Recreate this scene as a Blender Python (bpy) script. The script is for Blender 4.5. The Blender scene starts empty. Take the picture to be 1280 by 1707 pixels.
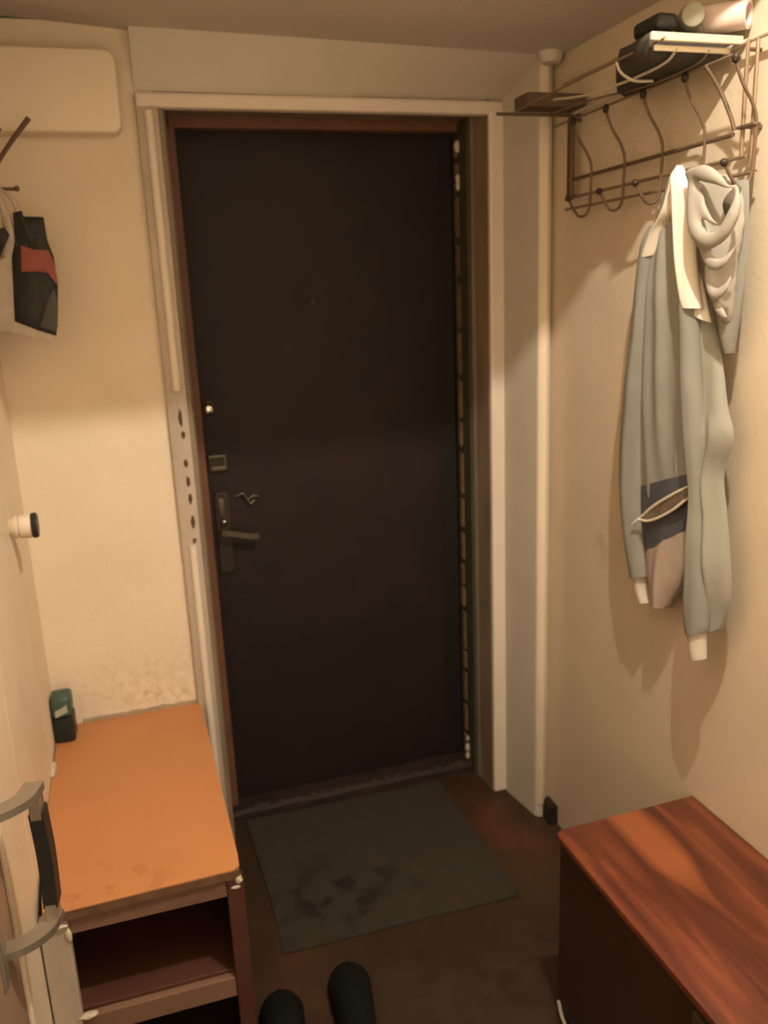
import bpy, bmesh, math, random
from mathutils import Vector, Matrix, noise

random.seed(7)
scn = bpy.context.scene
C = scn.collection

# ------------------------------------------------------------------ camera
CAMZ = 1.59
cam_d = bpy.data.cameras.new('camera')
cam = bpy.data.objects.new('camera', cam_d); C.objects.link(cam)
yaw, pitch, roll = [math.radians(a) for a in (16.9, -14.6, -2.4)]
fwd = Vector((math.sin(yaw)*math.cos(pitch), math.cos(yaw)*math.cos(pitch), math.sin(pitch)))
right = Vector((math.cos(yaw), -math.sin(yaw), 0)); up = right.cross(fwd)
r2 = math.cos(roll)*right + math.sin(roll)*up
u2 = -math.sin(roll)*right + math.cos(roll)*up
cam.matrix_world = Matrix(((r2.x, u2.x, -fwd.x, 0), (r2.y, u2.y, -fwd.y, 0), (r2.z, u2.z, -fwd.z, CAMZ), (0, 0, 0, 1)))
cam_d.sensor_fit = 'VERTICAL'; cam_d.sensor_height = 36.0
cam_d.lens = 36.0*1400/1707
cam_d.clip_start = 0.02
cam_d.dof.use_dof = True; cam_d.dof.focus_distance = 1.2; cam_d.dof.aperture_fstop = 4.5
scn.camera = cam

# ------------------------------------------------------------------ colour management and light
scn.view_settings.view_transform = 'Standard'
scn.view_settings.look = 'None'
scn.view_settings.gamma = 1.0
scn.view_settings.use_curve_mapping = False
scn.view_settings.exposure = 0.0

w = bpy.data.worlds.new('world'); scn.world = w; w.use_nodes = True
w.node_tree.nodes['Background'].inputs[0].default_value = (1.0, 0.66, 0.36, 1)
w.node_tree.nodes['Background'].inputs[1].default_value = 0.0

WARM = (1.0, 0.885, 0.735)
BULB_POS = (0.60, 0.70, 2.57)      # bare bulb of the higher hallway, out of view above the camera
BULB_POWER = 93

def lamp(name, pos, power, radius, col=WARM):
    l = bpy.data.lights.new(name, 'POINT'); l.energy = power; l.color = col
    l.shadow_soft_size = radius
    o = bpy.data.objects.new(name, l); C.objects.link(o); o.location = pos
    return o
lamp('hall_bulb_light', BULB_POS, BULB_POWER, 0.014)
# added soft fill behind the camera to lift the shaded upper walls
ld = bpy.data.lights.new('fill_light', 'AREA'); ld.shape = 'RECTANGLE'; ld.size = 0.8; ld.size_y = 1.9
ld.energy = 8.5; ld.color = WARM
lo_ = bpy.data.objects.new('fill_light', ld); C.objects.link(lo_)
lo_.location = (0.3, -1.28, 1.0); lo_.rotation_euler = (math.radians(90), 0, 0)

# ------------------------------------------------------------------ materials
MATS = {}
def mat(name, col, rough=0.7, metal=0.0, var=0.0, vscale=6.0, bump=0.0, bscale=60.0, stretch=(1, 1, 1), spec=0.3, col2=None):
    m = bpy.data.materials.new(name); m.use_nodes = True
    nt = m.node_tree; b = nt.nodes['Principled BSDF']
    b.inputs['Base Color'].default_value = (*col, 1)
    b.inputs['Roughness'].default_value = rough
    b.inputs['Metallic'].default_value = metal
    b.inputs['Specular IOR Level'].default_value = spec
    tc = nt.nodes.new('ShaderNodeTexCoord'); mp = nt.nodes.new('ShaderNodeMapping')
    mp.inputs['Scale'].default_value = stretch
    nt.links.new(tc.outputs['Object'], mp.inputs['Vector'])
    if var > 0 or col2:
        n = nt.nodes.new('ShaderNodeTexNoise'); n.inputs['Scale'].default_value = vscale
        n.inputs['Detail'].default_value = 5; n.inputs['Roughness'].default_value = 0.6
        nt.links.new(mp.outputs[0], n.inputs['Vector'])
        rmp = nt.nodes.new('ShaderNodeValToRGB')
        c2 = col2 or tuple(c*(1-var) for c in col)
        rmp.color_ramp.elements[0].position = 0.3; rmp.color_ramp.elements[0].color = (*c2, 1)
        rmp.color_ramp.elements[1].position = 0.7; rmp.color_ramp.elements[1].color = (*col, 1)
        nt.links.new(n.outputs['Fac'], rmp.inputs[0])
        nt.links.new(rmp.outputs[0], b.inputs['Base Color'])
    if bump > 0:
        n2 = nt.nodes.new('ShaderNodeTexNoise'); n2.inputs['Scale'].default_value = bscale
        n2.inputs['Detail'].default_value = 4
        nt.links.new(mp.outputs[0], n2.inputs['Vector'])
        bm_ = nt.nodes.new('ShaderNodeBump'); bm_.inputs['Strength'].default_value = bump
        bm_.inputs['Distance'].default_value = 0.004
        nt.links.new(n2.outputs['Fac'], bm_.inputs['Height'])
        nt.links.new(bm_.outputs[0], b.inputs['Normal'])
    MATS[name] = m
    return m

def stain_mix(m, centre, size, colour, amount, scale, thresh=0.5, soft=0.12):
    """a patch of dirt with its own place on the surface (object coordinates)"""
    nt = m.node_tree; b = nt.nodes['Principled BSDF']
    tc = nt.nodes.new('ShaderNodeTexCoord')
    sub = nt.nodes.new('ShaderNodeMapping'); sub.vector_type = 'POINT'
    sub.inputs['Location'].default_value = tuple(-c/s for c, s in zip(centre, size))
    sub.inputs['Scale'].default_value = tuple(1/s for s in size)
    nt.links.new(tc.outputs['Object'], sub.inputs['Vector'])
    ln = nt.nodes.new('ShaderNodeVectorMath'); ln.operation = 'LENGTH'
    nt.links.new(sub.outputs[0], ln.inputs[0])
    mr = nt.nodes.new('ShaderNodeMapRange'); mr.inputs[1].default_value = 1.0; mr.inputs[2].default_value = 0.2
    mr.inputs[3].default_value = 0.0; mr.inputs[4].default_value = 1.0
    nt.links.new(ln.outputs['Value'], mr.inputs[0])
    n = nt.nodes.new('ShaderNodeTexNoise'); n.inputs['Scale'].default_value = scale; n.inputs['Detail'].default_value = 6
    nt.links.new(tc.outputs['Object'], n.inputs['Vector'])
    mr2 = nt.nodes.new('ShaderNodeMapRange'); mr2.inputs[1].default_value = thresh; mr2.inputs[2].default_value = thresh+soft
    nt.links.new(n.outputs['Fac'], mr2.inputs[0])
    mul = nt.nodes.new('ShaderNodeMath'); mul.operation = 'MULTIPLY'
    nt.links.new(mr.outputs[0], mul.inputs[0]); nt.links.new(mr2.outputs[0], mul.inputs[1])
    mul2 = nt.nodes.new('ShaderNodeMath'); mul2.operation = 'MULTIPLY'; mul2.inputs[1].default_value = amount
    nt.links.new(mul.outputs[0], mul2.inputs[0])
    mix = nt.nodes.new('ShaderNodeMix'); mix.data_type = 'RGBA'
    bc = b.inputs['Base Color']
    if bc.is_linked:
        src = bc.links[0].from_socket; nt.links.new(src, mix.inputs['A'])
    else:
        mix.inputs['A'].default_value = bc.default_value
    mix.inputs['B'].default_value = (*colour, 1)
    nt.links.new(mul2.outputs[0], mix.inputs['Factor'])
    nt.links.new(mix.outputs['Result'], bc)

WALLPAPER = mat('cream_wallpaper', (0.78, 0.66, 0.50), 0.85, var=0.07, vscale=5, bump=0.25, bscale=90)
stain_mix(WALLPAPER, (-0.03, 2.24, 0.56), (0.26, 0.3, 0.16), (0.38, 0.28, 0.17), 0.35, 60, 0.40, 0.35)
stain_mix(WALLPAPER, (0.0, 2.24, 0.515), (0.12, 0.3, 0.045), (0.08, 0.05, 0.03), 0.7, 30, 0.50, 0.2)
stain_mix(WALLPAPER, (1.12, 1.83, 0.95), (0.1, 0.03, 0.05), (0.25, 0.15, 0.08), 0.5, 20, 0.4, 0.2)
WALLR = mat('beige_wallpaper', (0.66, 0.55, 0.41), 0.34, var=0.08, vscale=4, bump=0.25, bscale=90, spec=0.9)
stain_mix(WALLR, (1.12, 1.80, 0.93), (0.1, 0.035, 0.06), (0.3, 0.18, 0.1), 0.5, 12, 0.35, 0.2)
GREYPAINT = mat('grey_white_wall_paint', (0.56, 0.51, 0.43), 0.75, var=0.10, vscale=6, bump=0.3, bscale=40)
CEIL = mat('ceiling_whitewash', (0.60, 0.55, 0.46), 0.95, var=0.08, vscale=3, bump=0.2, bscale=60)
CASING = mat('worn_cream_trim_paint', (0.50, 0.42, 0.33), 0.45, var=0.28, vscale=9, bump=0.25, bscale=30, stretch=(1, 1, 0.3))
CASING_HI = mat('pale_trim_paint', (0.76, 0.66, 0.55), 0.4, var=0.12, vscale=9, stretch=(1, 1, 0.3))
JAMBRED = mat('reddish_brown_jamb', (0.19, 0.085, 0.045), 0.5, var=0.35, vscale=14, stretch=(1, 1, 0.3))
DIRTYWOOD = mat('dirty_painted_wood', (0.28, 0.215, 0.15), 0.55, var=0.4, vscale=12, bump=0.3, bscale=25, stretch=(1, 1, 0.25))
GREENSTRIP = mat('dark_green_strip', (0.06, 0.058, 0.035), 0.6, var=0.4, vscale=18)
FLAKE = mat('flaking_ochre_paint', (0.20, 0.125, 0.065), 0.7, var=0.4, vscale=30)
CHIP = mat('chipped_wood', (0.09, 0.05, 0.03), 0.9)
DOORM = mat('dark_brown_leatherette', (0.0195, 0.0125, 0.0105), 0.55, var=0.25, vscale=5, bump=0.35, bscale=50, spec=0.25)
DOOREDGE = mat('dark_door_fold_band', (0.009, 0.0085, 0.0075), 0.6)  # darker band along the hinge edge of the door
STEEL = mat('dull_steel', (0.46, 0.42, 0.35), 0.38, metal=0.85)
STEELDARK = mat('dark_worn_steel', (0.045, 0.037, 0.027), 0.5, metal=0.6)
LOCKM = mat('tarnished_lock_metal', (0.11, 0.09, 0.065), 0.45, metal=0.6)
CHROME = mat('bright_chrome', (0.7, 0.66, 0.58), 0.15, metal=1.0)
THRESH = mat('brown_threshold_paint', (0.032, 0.019, 0.014), 0.6, var=0.5, vscale=20, bump=0.3, bscale=30)
FLOORM = mat('brown_linoleum', (0.042, 0.025, 0.012), 0.55, vscale=7, bump=0.1, bscale=40, col2=(0.026, 0.014, 0.007))
stain_mix(FLOORM, (0.7, 1.5, 0), (0.5, 0.4, 1), (0.020, 0.010, 0.005), 0.8, 16, 0.52, 0.15)
stain_mix(FLOORM, (0.25, 1.75, 0), (0.12, 0.5, 1), (0.075, 0.028, 0.013), 0.7, 7, 0.35, 0.3)
stain_mix(FLOORM, (0.98, 2.02, 0), (0.16, 0.32, 1), (0.10, 0.036, 0.016), 0.8, 8, 0.3, 0.3)
MATM = mat('charcoal_door_mat', (0.040, 0.031, 0.022), 0.95, vscale=16, bump=0.8, bscale=220, col2=(0.030, 0.025, 0.019))
stain_mix(MATM, (0.42, 1.93, 0), (0.3, 0.22, 1), (0.010, 0.007, 0.005), 0.9, 14, 0.5, 0.12)
ORANGE = mat('orange_laminate', (0.50, 0.215, 0.085), 0.45, var=0.10, vscale=6, bump=0.05, bscale=80)
stain_mix(ORANGE, (-0.05, -0.33, 0.49), (0.2, 0.12, 1), (0.25, 0.10, 0.045), 0.4, 22, 0.55, 0.1)
RAWEDGE = mat('raw_chipboard_edge', (0.16, 0.085, 0.045), 0.85, var=0.4, vscale=30, bump=0.4, bscale=60)
BENCHBROWN = mat('brown_stained_board', (0.20, 0.11, 0.07), 0.6, var=0.3, vscale=9, stretch=(0.3, 1, 1))
BENCHDARK = mat('dark_red_board', (0.085, 0.032, 0.020), 0.6, var=0.3, vscale=8)
INSIDE = mat('dark_cupboard_inside', (0.045, 0.034, 0.022), 0.8, var=0.3, vscale=8)
WHITEBITS = mat('peeling_white_paint', (0.55, 0.47, 0.37), 0.7, var=0.15, vscale=20)
CREAMDOOR = mat('cream_gloss_paint', (0.75, 0.63, 0.47), 0.4, var=0.10, vscale=7, bump=0.15, bscale=25)
PINKPANEL = mat('pinkish_brown_panel_paint', (0.30, 0.20, 0.14), 0.5, var=0.15, vscale=6)
GROOVE = mat('brown_groove', (0.14, 0.07, 0.035), 0.8)
GRIPB = mat('black_grip_plastic', (0.018, 0.017, 0.013), 0.5)
WHITEBOX = mat('cream_plastic_cover', (0.80, 0.69, 0.53), 0.45, var=0.05, vscale=3)
KNOBM = mat('ivory_plastic', (0.66, 0.56, 0.42), 0.35)
BLACKP = mat('black_plastic', (0.02, 0.02, 0.018), 0.4)
BLACKCLOTH = mat('black_nylon', (0.022, 0.022, 0.019), 0.5, var=0.3, vscale=30, bump=0.4, bscale=60)
REDP = mat('red_band', (0.32, 0.075, 0.06), 0.45, var=0.3, vscale=40)
GREYLINE = mat('grey_plastic_panel', (0.065, 0.06, 0.05), 0.45)
CLEARP = mat('milky_plastic_film', (0.55, 0.47, 0.38), 0.3, var=0.25, vscale=30)
TWIG = mat('brown_wire', (0.13, 0.07, 0.04), 0.6)
TEAL = mat('teal_plastic', (0.05, 0.095, 0.075), 0.35)
TEALDARK = mat('dark_teal_plastic', (0.018, 0.024, 0.021), 0.4)
PALELABEL = mat('pale_grey_mark', (0.36, 0.37, 0.31), 0.5)
RACKM = mat('bronze_rack_wire', (0.30, 0.215, 0.14), 0.4, metal=0.55, spec=0.5)
RACKD = mat('dark_rack_wire', (0.15, 0.10, 0.065), 0.5, metal=0.4)
RACKL = mat('pale_rack_rail', (0.62, 0.54, 0.42), 0.35, metal=0.3)
BALL = mat('black_ball_tips', (0.03, 0.018, 0.012), 0.45)
BAGM = mat('black_bag_fabric', (0.055, 0.050, 0.040), 0.75, var=0.3, vscale=30, bump=0.5, bscale=80)
GREYHAT = mat('grey_green_glass', (0.26, 0.25, 0.19), 0.35)
ROLL = mat('pinkish_white_paper', (0.66, 0.53, 0.47), 0.6, var=0.1, vscale=40)
BOARDM = mat('brown_board', (0.13, 0.085, 0.055), 0.7, var=0.2, vscale=20)
COATG = mat('grey_green_nylon', (0.265, 0.26, 0.222), 0.6, var=0.10, vscale=12, bump=0.2, bscale=40)
COATB = mat('grey_nylon_sleeve', (0.225, 0.22, 0.19), 0.6, var=0.10, vscale=12, bump=0.2, bscale=40)
COATW = mat('white_nylon', (0.72, 0.66, 0.56), 0.6, var=0.05, vscale=12)
COATH = mat('pale_grey_hood', (0.34, 0.31, 0.265), 0.6, var=0.08, vscale=10, bump=0.15, bscale=30)
COATN = mat('navy_nylon', (0.085, 0.088, 0.105), 0.6, var=0.25, vscale=14)
COATL = mat('beige_lower_panel', (0.42, 0.34, 0.29), 0.65, var=0.2, vscale=14)
PIPING = mat('cream_piping', (0.72, 0.65, 0.52), 0.5)
CUFF = mat('pale_ribbed_cuff', (0.50, 0.45, 0.38), 0.8)
SLIP = mat('black_slipper_rubber', (0.006, 0.0068, 0.006), 0.85, spec=0.12)

# bench wood: long grain with broad red-brown and orange bands
def wood():
    m = bpy.data.materials.new('red_wood_laminate'); m.use_nodes = True; nt = m.node_tree; b = nt.nodes['Principled BSDF']
    tc = nt.nodes.new('ShaderNodeTexCoord')
    mp = nt.nodes.new('ShaderNodeMapping'); mp.inputs['Scale'].default_value = (13, 1.8, 1)
    nt.links.new(tc.outputs['Object'], mp.inputs[0])
    n = nt.nodes.new('ShaderNodeTexNoise'); n.inputs['Scale'].default_value = 1.6; n.inputs['Detail'].default_value = 6
    n.inputs['Distortion'].default_value = 1.0
    nt.links.new(mp.outputs[0], n.inputs['Vector'])
    r = nt.nodes.new('ShaderNodeValToRGB'); e = r.color_ramp.elements
    e[0].position = 0.32; e[0].color = (0.062, 0.017, 0.010, 1)
    e[1].position = 0.68; e[1].color = (0.19, 0.052, 0.022, 1)
    k = e.new(0.5); k.color = (0.115, 0.030, 0.015, 1)
    nt.links.new(n.outputs['Fac'], r.inputs[0])
    # one broad light heartwood streak that narrows along the board
    sx = nt.nodes.new('ShaderNodeSeparateXYZ'); nt.links.new(tc.outputs['Object'], sx.inputs[0])
    # distance from the streak's centre line, in the chest's own coordinates
    ad = nt.nodes.new('ShaderNodeMath'); ad.operation = 'ADD'; ad.inputs[1].default_value = 0.003; nt.links.new(sx.outputs['X'], ad.inputs[0])
    ab = nt.nodes.new('ShaderNodeMath'); ab.operation = 'ABSOLUTE'; nt.links.new(ad.outputs[0], ab.inputs[0])
    wd = nt.nodes.new('ShaderNodeMapRange'); wd.inputs[1].default_value = -0.04; wd.inputs[2].default_value = 0.12
    wd.inputs[3].default_value = 0.001; wd.inputs[4].default_value = 0.042
    nt.links.new(sx.outputs['Y'], wd.inputs[0])
    dv = nt.nodes.new('ShaderNodeMath'); dv.operation = 'DIVIDE'; nt.links.new(ab.outputs[0], dv.inputs[0]); nt.links.new(wd.outputs[0], dv.inputs[1])
    mr = nt.nodes.new('ShaderNodeMapRange'); mr.inputs[1].default_value = 1.25; mr.inputs[2].default_value = 0.65
    nt.links.new(dv.outputs[0], mr.inputs[0])
    mx = nt.nodes.new('ShaderNodeMix'); mx.data_type = 'RGBA'
    fy = nt.nodes.new('ShaderNodeMapRange'); fy.inputs[1].default_value = -0.03; fy.inputs[2].default_value = 0.10
    nt.links.new(sx.outputs['Y'], fy.inputs[0])
    fm = nt.nodes.new('ShaderNodeMath'); fm.operation = 'MULTIPLY'
    nt.links.new(mr.outputs[0], fm.inputs[0]); nt.links.new(fy.outputs[0], fm.inputs[1])
    nt.links.new(fm.outputs[0], mx.inputs['Factor']); nt.links.new(r.outputs[0], mx.inputs['A'])
    mx.inputs['B'].default_value = (0.29, 0.088, 0.033, 1)
    nt.links.new(mx.outputs['Result'], b.inputs['Base Color'])
    b.inputs['Roughness'].default_value = 0.42; b.inputs['Specular IOR Level'].default_value = 0.35
    return m
WOOD = wood()

# ------------------------------------------------------------------ mesh helpers
def new(): return bmesh.new()

def box(bm, x0, x1, y0, y1, z0, z1, bev=0.0, seg=2):
    vs = [bm.verts.new((x, y, z)) for x in (x0, x1) for y in (y0, y1) for z in (z0, z1)]
    f = [(0, 1, 3, 2), (4, 6, 7, 5), (0, 4, 5, 1), (2, 3, 7, 6), (0, 2, 6, 4), (1, 5, 7, 3)]
    fs = [bm.faces.new([vs[i] for i in q]) for q in f]
    if bev > 0:
        es = list({e for fc in fs for e in fc.edges})
        bmesh.ops.bevel(bm, geom=es, offset=bev, segments=seg, affect='EDGES', profile=0.5)

def prism(bm, pts, axis, a, b, bev=0.0, seg=2):
    """closed outline pts in the two other axes, extruded along axis from a to b"""
    def mk(p, v):
        if axis == 'z': return (p[0], p[1], v)
        if axis == 'y': return (p[0], v, p[1])
        return (v, p[0], p[1])
    lo = [bm.verts.new(mk(p, a)) for p in pts]; hi = [bm.verts.new(mk(p, b)) for p in pts]
    n = len(pts)
    fs = [bm.faces.new(lo), bm.faces.new(hi[::-1])]
    for i in range(n): fs.append(bm.faces.new((lo[i], hi[i], hi[(i+1) % n], lo[(i+1) % n])))
    bmesh.ops.recalc_face_normals(bm, faces=bm.faces)
    if bev > 0:
        bmesh.ops.bevel(bm, geom=list(set(fs[0].edges) | set(fs[1].edges)), offset=bev, segments=seg, affect='EDGES', profile=0.5)

def smooth_path(pts, n=8):
    pts = [Vector(p) for p in pts]
    if len(pts) < 3: return pts
    P = [pts[0]*2-pts[1]] + pts + [pts[-1]*2-pts[-2]]
    out = []
    for i in range(1, len(P)-2):
        for k in range(n):
            t = k/n
            a, b, c, d = P[i-1], P[i], P[i+1], P[i+2]
            out.append(0.5*((2*b)+(c-a)*t+(2*a-5*b+4*c-d)*t*t+(-a+3*b-3*c+d)*t**3))
    out.append(P[-2]); return out

def tube(bm, pts, r, seg=10, smooth=True, r_end=None):
    pts = smooth_path(pts) if smooth else [Vector(p) for p in pts]
    rings = []; prev = None
    for i, p in enumerate(pts):
        t = (pts[min(i+1, len(pts)-1)]-pts[max(i-1, 0)]).normalized()
        if prev is None:
            prev = t.cross(Vector((0, 0, 1)) if abs(t.z) < 0.9 else Vector((1, 0, 0))).normalized()
        nrm = (prev - t*prev.dot(t)).normalized(); prev = nrm; bn = t.cross(nrm)
        rr = r if r_end is None else r+(r_end-r)*i/(len(pts)-1)
        rings.append([bm.verts.new(p+(nrm*math.cos(2*math.pi*k/seg)+bn*math.sin(2*math.pi*k/seg))*rr) for k in range(seg)])
    for a, b in zip(rings, rings[1:]):
        for k in range(seg): bm.faces.new((a[k], a[(k+1) % seg], b[(k+1) % seg], b[k]))
    bm.faces.new(rings[0][::-1]); bm.faces.new(rings[-1])

def flatbar(bm, pts, w, t, wdir=(0, 0, 1)):
    """flat strip swept along pts: width w along wdir, thickness t across"""
    pts = smooth_path(pts); wd = Vector(wdir).normalized(); rings = []
    for i, p in enumerate(pts):
        tg = (pts[min(i+1, len(pts)-1)]-pts[max(i-1, 0)]).normalized()
        n = tg.cross(wd).normalized()
        rings.append([bm.verts.new(p+wd*a*w/2+n*b*t/2) for a, b in ((1, 1), (1, -1), (-1, -1), (-1, 1))])
    for a, b in zip(rings, rings[1:]):
        for k in range(4): bm.faces.new((a[k], a[(k+1) % 4], b[(k+1) % 4], b[k]))
    bm.faces.new(rings[0][::-1]); bm.faces.new(rings[-1])

def ball(bm, c, r, sc=(1, 1, 1)):
    m = Matrix.Translation(c) @ Matrix.Diagonal((r*sc[0], r*sc[1], r*sc[2], 1))
    bmesh.ops.create_uvsphere(bm, u_segments=16, v_segments=10, radius=1, matrix=m)

def lathe(bm, base, axis, prof, seg=24):
    """prof: (distance along axis, radius)"""
    ax = Vector(axis).normalized(); s = ax.cross(Vector((0, 0, 1)) if abs(ax.z) < 0.9 else Vector((1, 0, 0))).normalized(); t = ax.cross(s)
    base = Vector(base); rings = []
    for d, r in prof:
        rings.append([bm.verts.new(base+ax*d+(s*math.cos(2*math.pi*k/seg)+t*math.sin(2*math.pi*k/seg))*max(r, 1e-4)) for k in range(seg)])
    for a, b in zip(rings, rings[1:]):
        for k in range(seg): bm.faces.new((a[k], a[(k+1) % seg], b[(k+1) % seg], b[k]))
    bm.faces.new(rings[0][::-1]); bm.faces.new(rings[-1])

def obj(name, bm, m, parent=None, smooth=False, angle=35):
    bmesh.ops.recalc_face_normals(bm, faces=bm.faces)
    me = bpy.data.meshes.new(name); bm.to_mesh(me); bm.free()
    me.materials.append(m)
    if smooth:
        for p in me.polygons: p.use_smooth = True
        me.set_sharp_from_angle(angle=math.radians(angle))
    o = bpy.data.objects.new(name, me); C.objects.link(o)
    if parent is not None:
        o.parent = parent
        if parent.type == 'EMPTY' or True:
            # geometry is written in room coordinates: shift into the parent's frame
            off = world_loc(parent); me.transform(Matrix.Translation(-off))
    return o
def world_loc(o):
    v = Vector((0, 0, 0))
    while o is not None:
        v += o.location; o = o.parent
    return v
def thing(name, label, cat, loc=(0, 0, 0), group=None):
    o = bpy.data.objects.new(name, None); C.objects.link(o); o.location = loc; o.empty_display_size = 0.05
    o['label'] = label; o['category'] = cat
    if group: o['group'] = group
    return o
def tag(o, label, cat, group=None):
    o['label'] = label; o['category'] = cat
    if group: o['group'] = group
    return o
def struct(name, bm, m, label=None, cat=None, **k):
    o = obj(name, bm, m, **k); o['kind'] = 'structure'
    if label: o['label'] = label
    if cat: o['category'] = cat
    return o

# ------------------------------------------------------------------ room shell
LX, RX, BY, FY, CZ = -0.27, 1.12, 2.24, -1.3, 2.217
T = 0.12
bm = new(); box(bm, LX-T, RX+T, FY-T, 2.62, -0.1, 0.0)
struct('floor', bm, FLOORM, 'dark brown worn linoleum floor', 'floor')
MY, HZ = 1.140, 2.78     # front edge of the low entrance ceiling (storage loft) and height of the hallway
def cz(x): return 2.2115-0.068*x      # the old slab sags to the right
bm = new()      # level along its front edge, sagging to the right further in
rw_ = []
for y_, lv in ((MY, 1.0), (1.56, 0.0), (2.62, 0.0)):
    zl = cz(LX-T)*(1-lv)+2.203*lv; zr = cz(RX+T)*(1-lv)+2.215*lv
    rw_.append([bm.verts.new(p) for p in ((LX-T, y_, zl), (RX+T, y_, zr), (RX+T, y_, HZ), (LX-T, y_, HZ))])
for a, b in zip(rw_, rw_[1:]):
    for k in range(4): bm.faces.new((a[k], a[(k+1) % 4], b[(k+1) % 4], b[k]))
bm.faces.new(rw_[0][::-1]); bm.faces.new(rw_[-1])
struct('ceiling', bm, CEIL, 'dim whitewashed low ceiling above the entrance door', 'ceiling')
bm = new(); box(bm, LX-T, RX+T, FY-T, MY, HZ, HZ+0.1)
struct('ceiling_hall', bm, CEIL, 'higher hallway ceiling behind the camera', 'ceiling')
bm = new(); box(bm, LX-T, -0.302, FY-T, 1.987, 0, 2.121); box(bm, LX-T, LX, FY-T, MY, 2.121, HZ); box(bm, LX-T, LX, MY, 2.5, 2.121, 2.26); box(bm, LX-T, LX, 1.987, 2.5, 0, 2.121); box(bm, LX-T, LX, FY-T, 0.099, 0, 2.121)
struct('wall_left', bm, WALLPAPER, 'cream wall on the left behind the panelled cupboard', 'wall')
bm = new(); box(bm, RX, RX+T, FY-T, MY, 0, HZ); box(bm, RX, RX+T, MY, 2.5, 0, CZ)
struct('wall_right', bm, WALLR, 'beige papered wall behind the coat rack', 'wall')
bm = new(); box(bm, LX, RX, FY-T, FY, 0, HZ)
struct('wall_front', bm, WALLPAPER, 'cream wall behind the camera', 'wall')
bm = new()
box(bm, LX, 0.108, BY, 2.5, 0, CZ)
struct('wall_back', bm, WALLPAPER, 'cream papered wall left of the entrance door, stained above the bench', 'wall')
bm = new()
NP = 14; col_ = []
for i in range(NP+1):
    x = 0.108+(1.09-0.108)*i/NP; yt = 2.205-0.19*(i/NP)
    col_.append([bm.verts.new((x, BY+(yt-BY)*k/6, 2.07+(cz(x)+0.01-2.07)*k/6)) for k in range(7)]+[bm.verts.new((x, 2.4, cz(x)+0.01)), bm.verts.new((x, 2.4, 2.07))])
for a, b in zip(col_, col_[1:]):
    for k in range(9): bm.faces.new((a[k], a[(k+1) % 9], b[(k+1) % 9], b[k]))
bm.faces.new(col_[0][::-1]); bm.faces.new(col_[-1])
box(bm, 1.055, RX, BY, 2.5, 0, 2.075)
struct('wall_back_lintel', bm, CEIL, 'whitewashed sloping wall panel over the entrance door', 'wall', smooth=True).name = 'wall_lintel'
bm = new(); box(bm, 0.108, 1.055, 2.5, 2.6, 0, 2.1)
struct('wall_outer', bm, INSIDE)

# boxed pillar in the corner, right of the door
bm = new()
prism(bm, [(1.052, BY+0.002), (1.052, 2.215), (1.075, 2.062), (1.084, 2.052), (1.094, 2.050), (1.1, 2.056), (1.121, 2.07), (1.125, BY+0.002)], 'z', 0.0, CZ)
p = struct('wall_pillar', bm, GREYPAINT, 'grey painted boxed strip between door frame and coat wall', 'wall', smooth=True, angle=25)
bm = new()
prism(bm, [(1.0765, 2.058), (1.083, 2.0485), (1.094, 2.0455), (1.106, 2.052), (1.106, 2.062), (1.08, 2.062)], 'z', 0.045, 2.19, bev=0.001)
tr = struct('trim_7', bm, WALLPAPER, 'rounded cream corner bead on the pillar edge', 'trim', smooth=True, angle=40)
bm = new(); prism(bm, [(1.09, 2.0), (1.125, 2.0), (1.125, 2.06), (1.10, 2.06)], 'z', 0.0, 0.06)
struct('baseboard_right', bm, THRESH)

# ------------------------------------------------------------------ door surround
# left casing: outer flat, raised pale bead, inner step
bm = new(); box(bm, 0.106, 0.158, BY-0.016, BY+0.02, 0.0, 2.066, bev=0.003)
struct('trim_1', bm, CASING, 'worn cream casing left of the entrance door', 'trim')
bm = new()
for z0, z1 in ((0.0, 0.955), (1.37, 2.03)): tube(bm, [(0.135, BY-0.016, z0), (0.135, BY-0.016, z1)], 0.011, 12, smooth=False)
o = obj('bead', bm, CASING_HI, tr0 := bpy.data.objects['trim_1'], smooth=True)
bm = new()
rr = random.Random(3)
for (z, h, x) in ((1.30, 0.045, 0.137), (1.255, 0.02, 0.14), (1.18, 0.02, 0.139), (1.13, 0.03, 0.14), (1.085, 0.03, 0.141), (1.02, 0.035, 0.142), (0.968, 0.014, 0.141)):
    pts = [(x+math.cos(a)*0.0045*(0.7+0.6*rr.random()), z+math.sin(a)*h*0.5*(0.8+0.4*rr.random())) for a in [i*math.pi/5 for i in range(10)]]
    prism(bm, pts, 'y', BY-0.019, BY-0.012)
obj('chips', bm, CHIP, tr0)
bm = new()
box(bm, 0.158, 0.176, BY+0.03, 2.5, 0.0, 2.075, bev=0.003)
box(bm, 0.150, 0.170, BY-0.002, BY+0.05, 0.0, 2.07, bev=0.003)
struct('trim_2', bm, DIRTYWOOD, 'dirty painted jamb step left of the door', 'trim')
bm = new(); box(bm, 0.172, 0.2075, 2.405, 2.5, 0.0, 2.075, bev=0.004)
struct('trim_3', bm, JAMBRED, 'reddish brown inner door frame on the left', 'trim')
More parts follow.
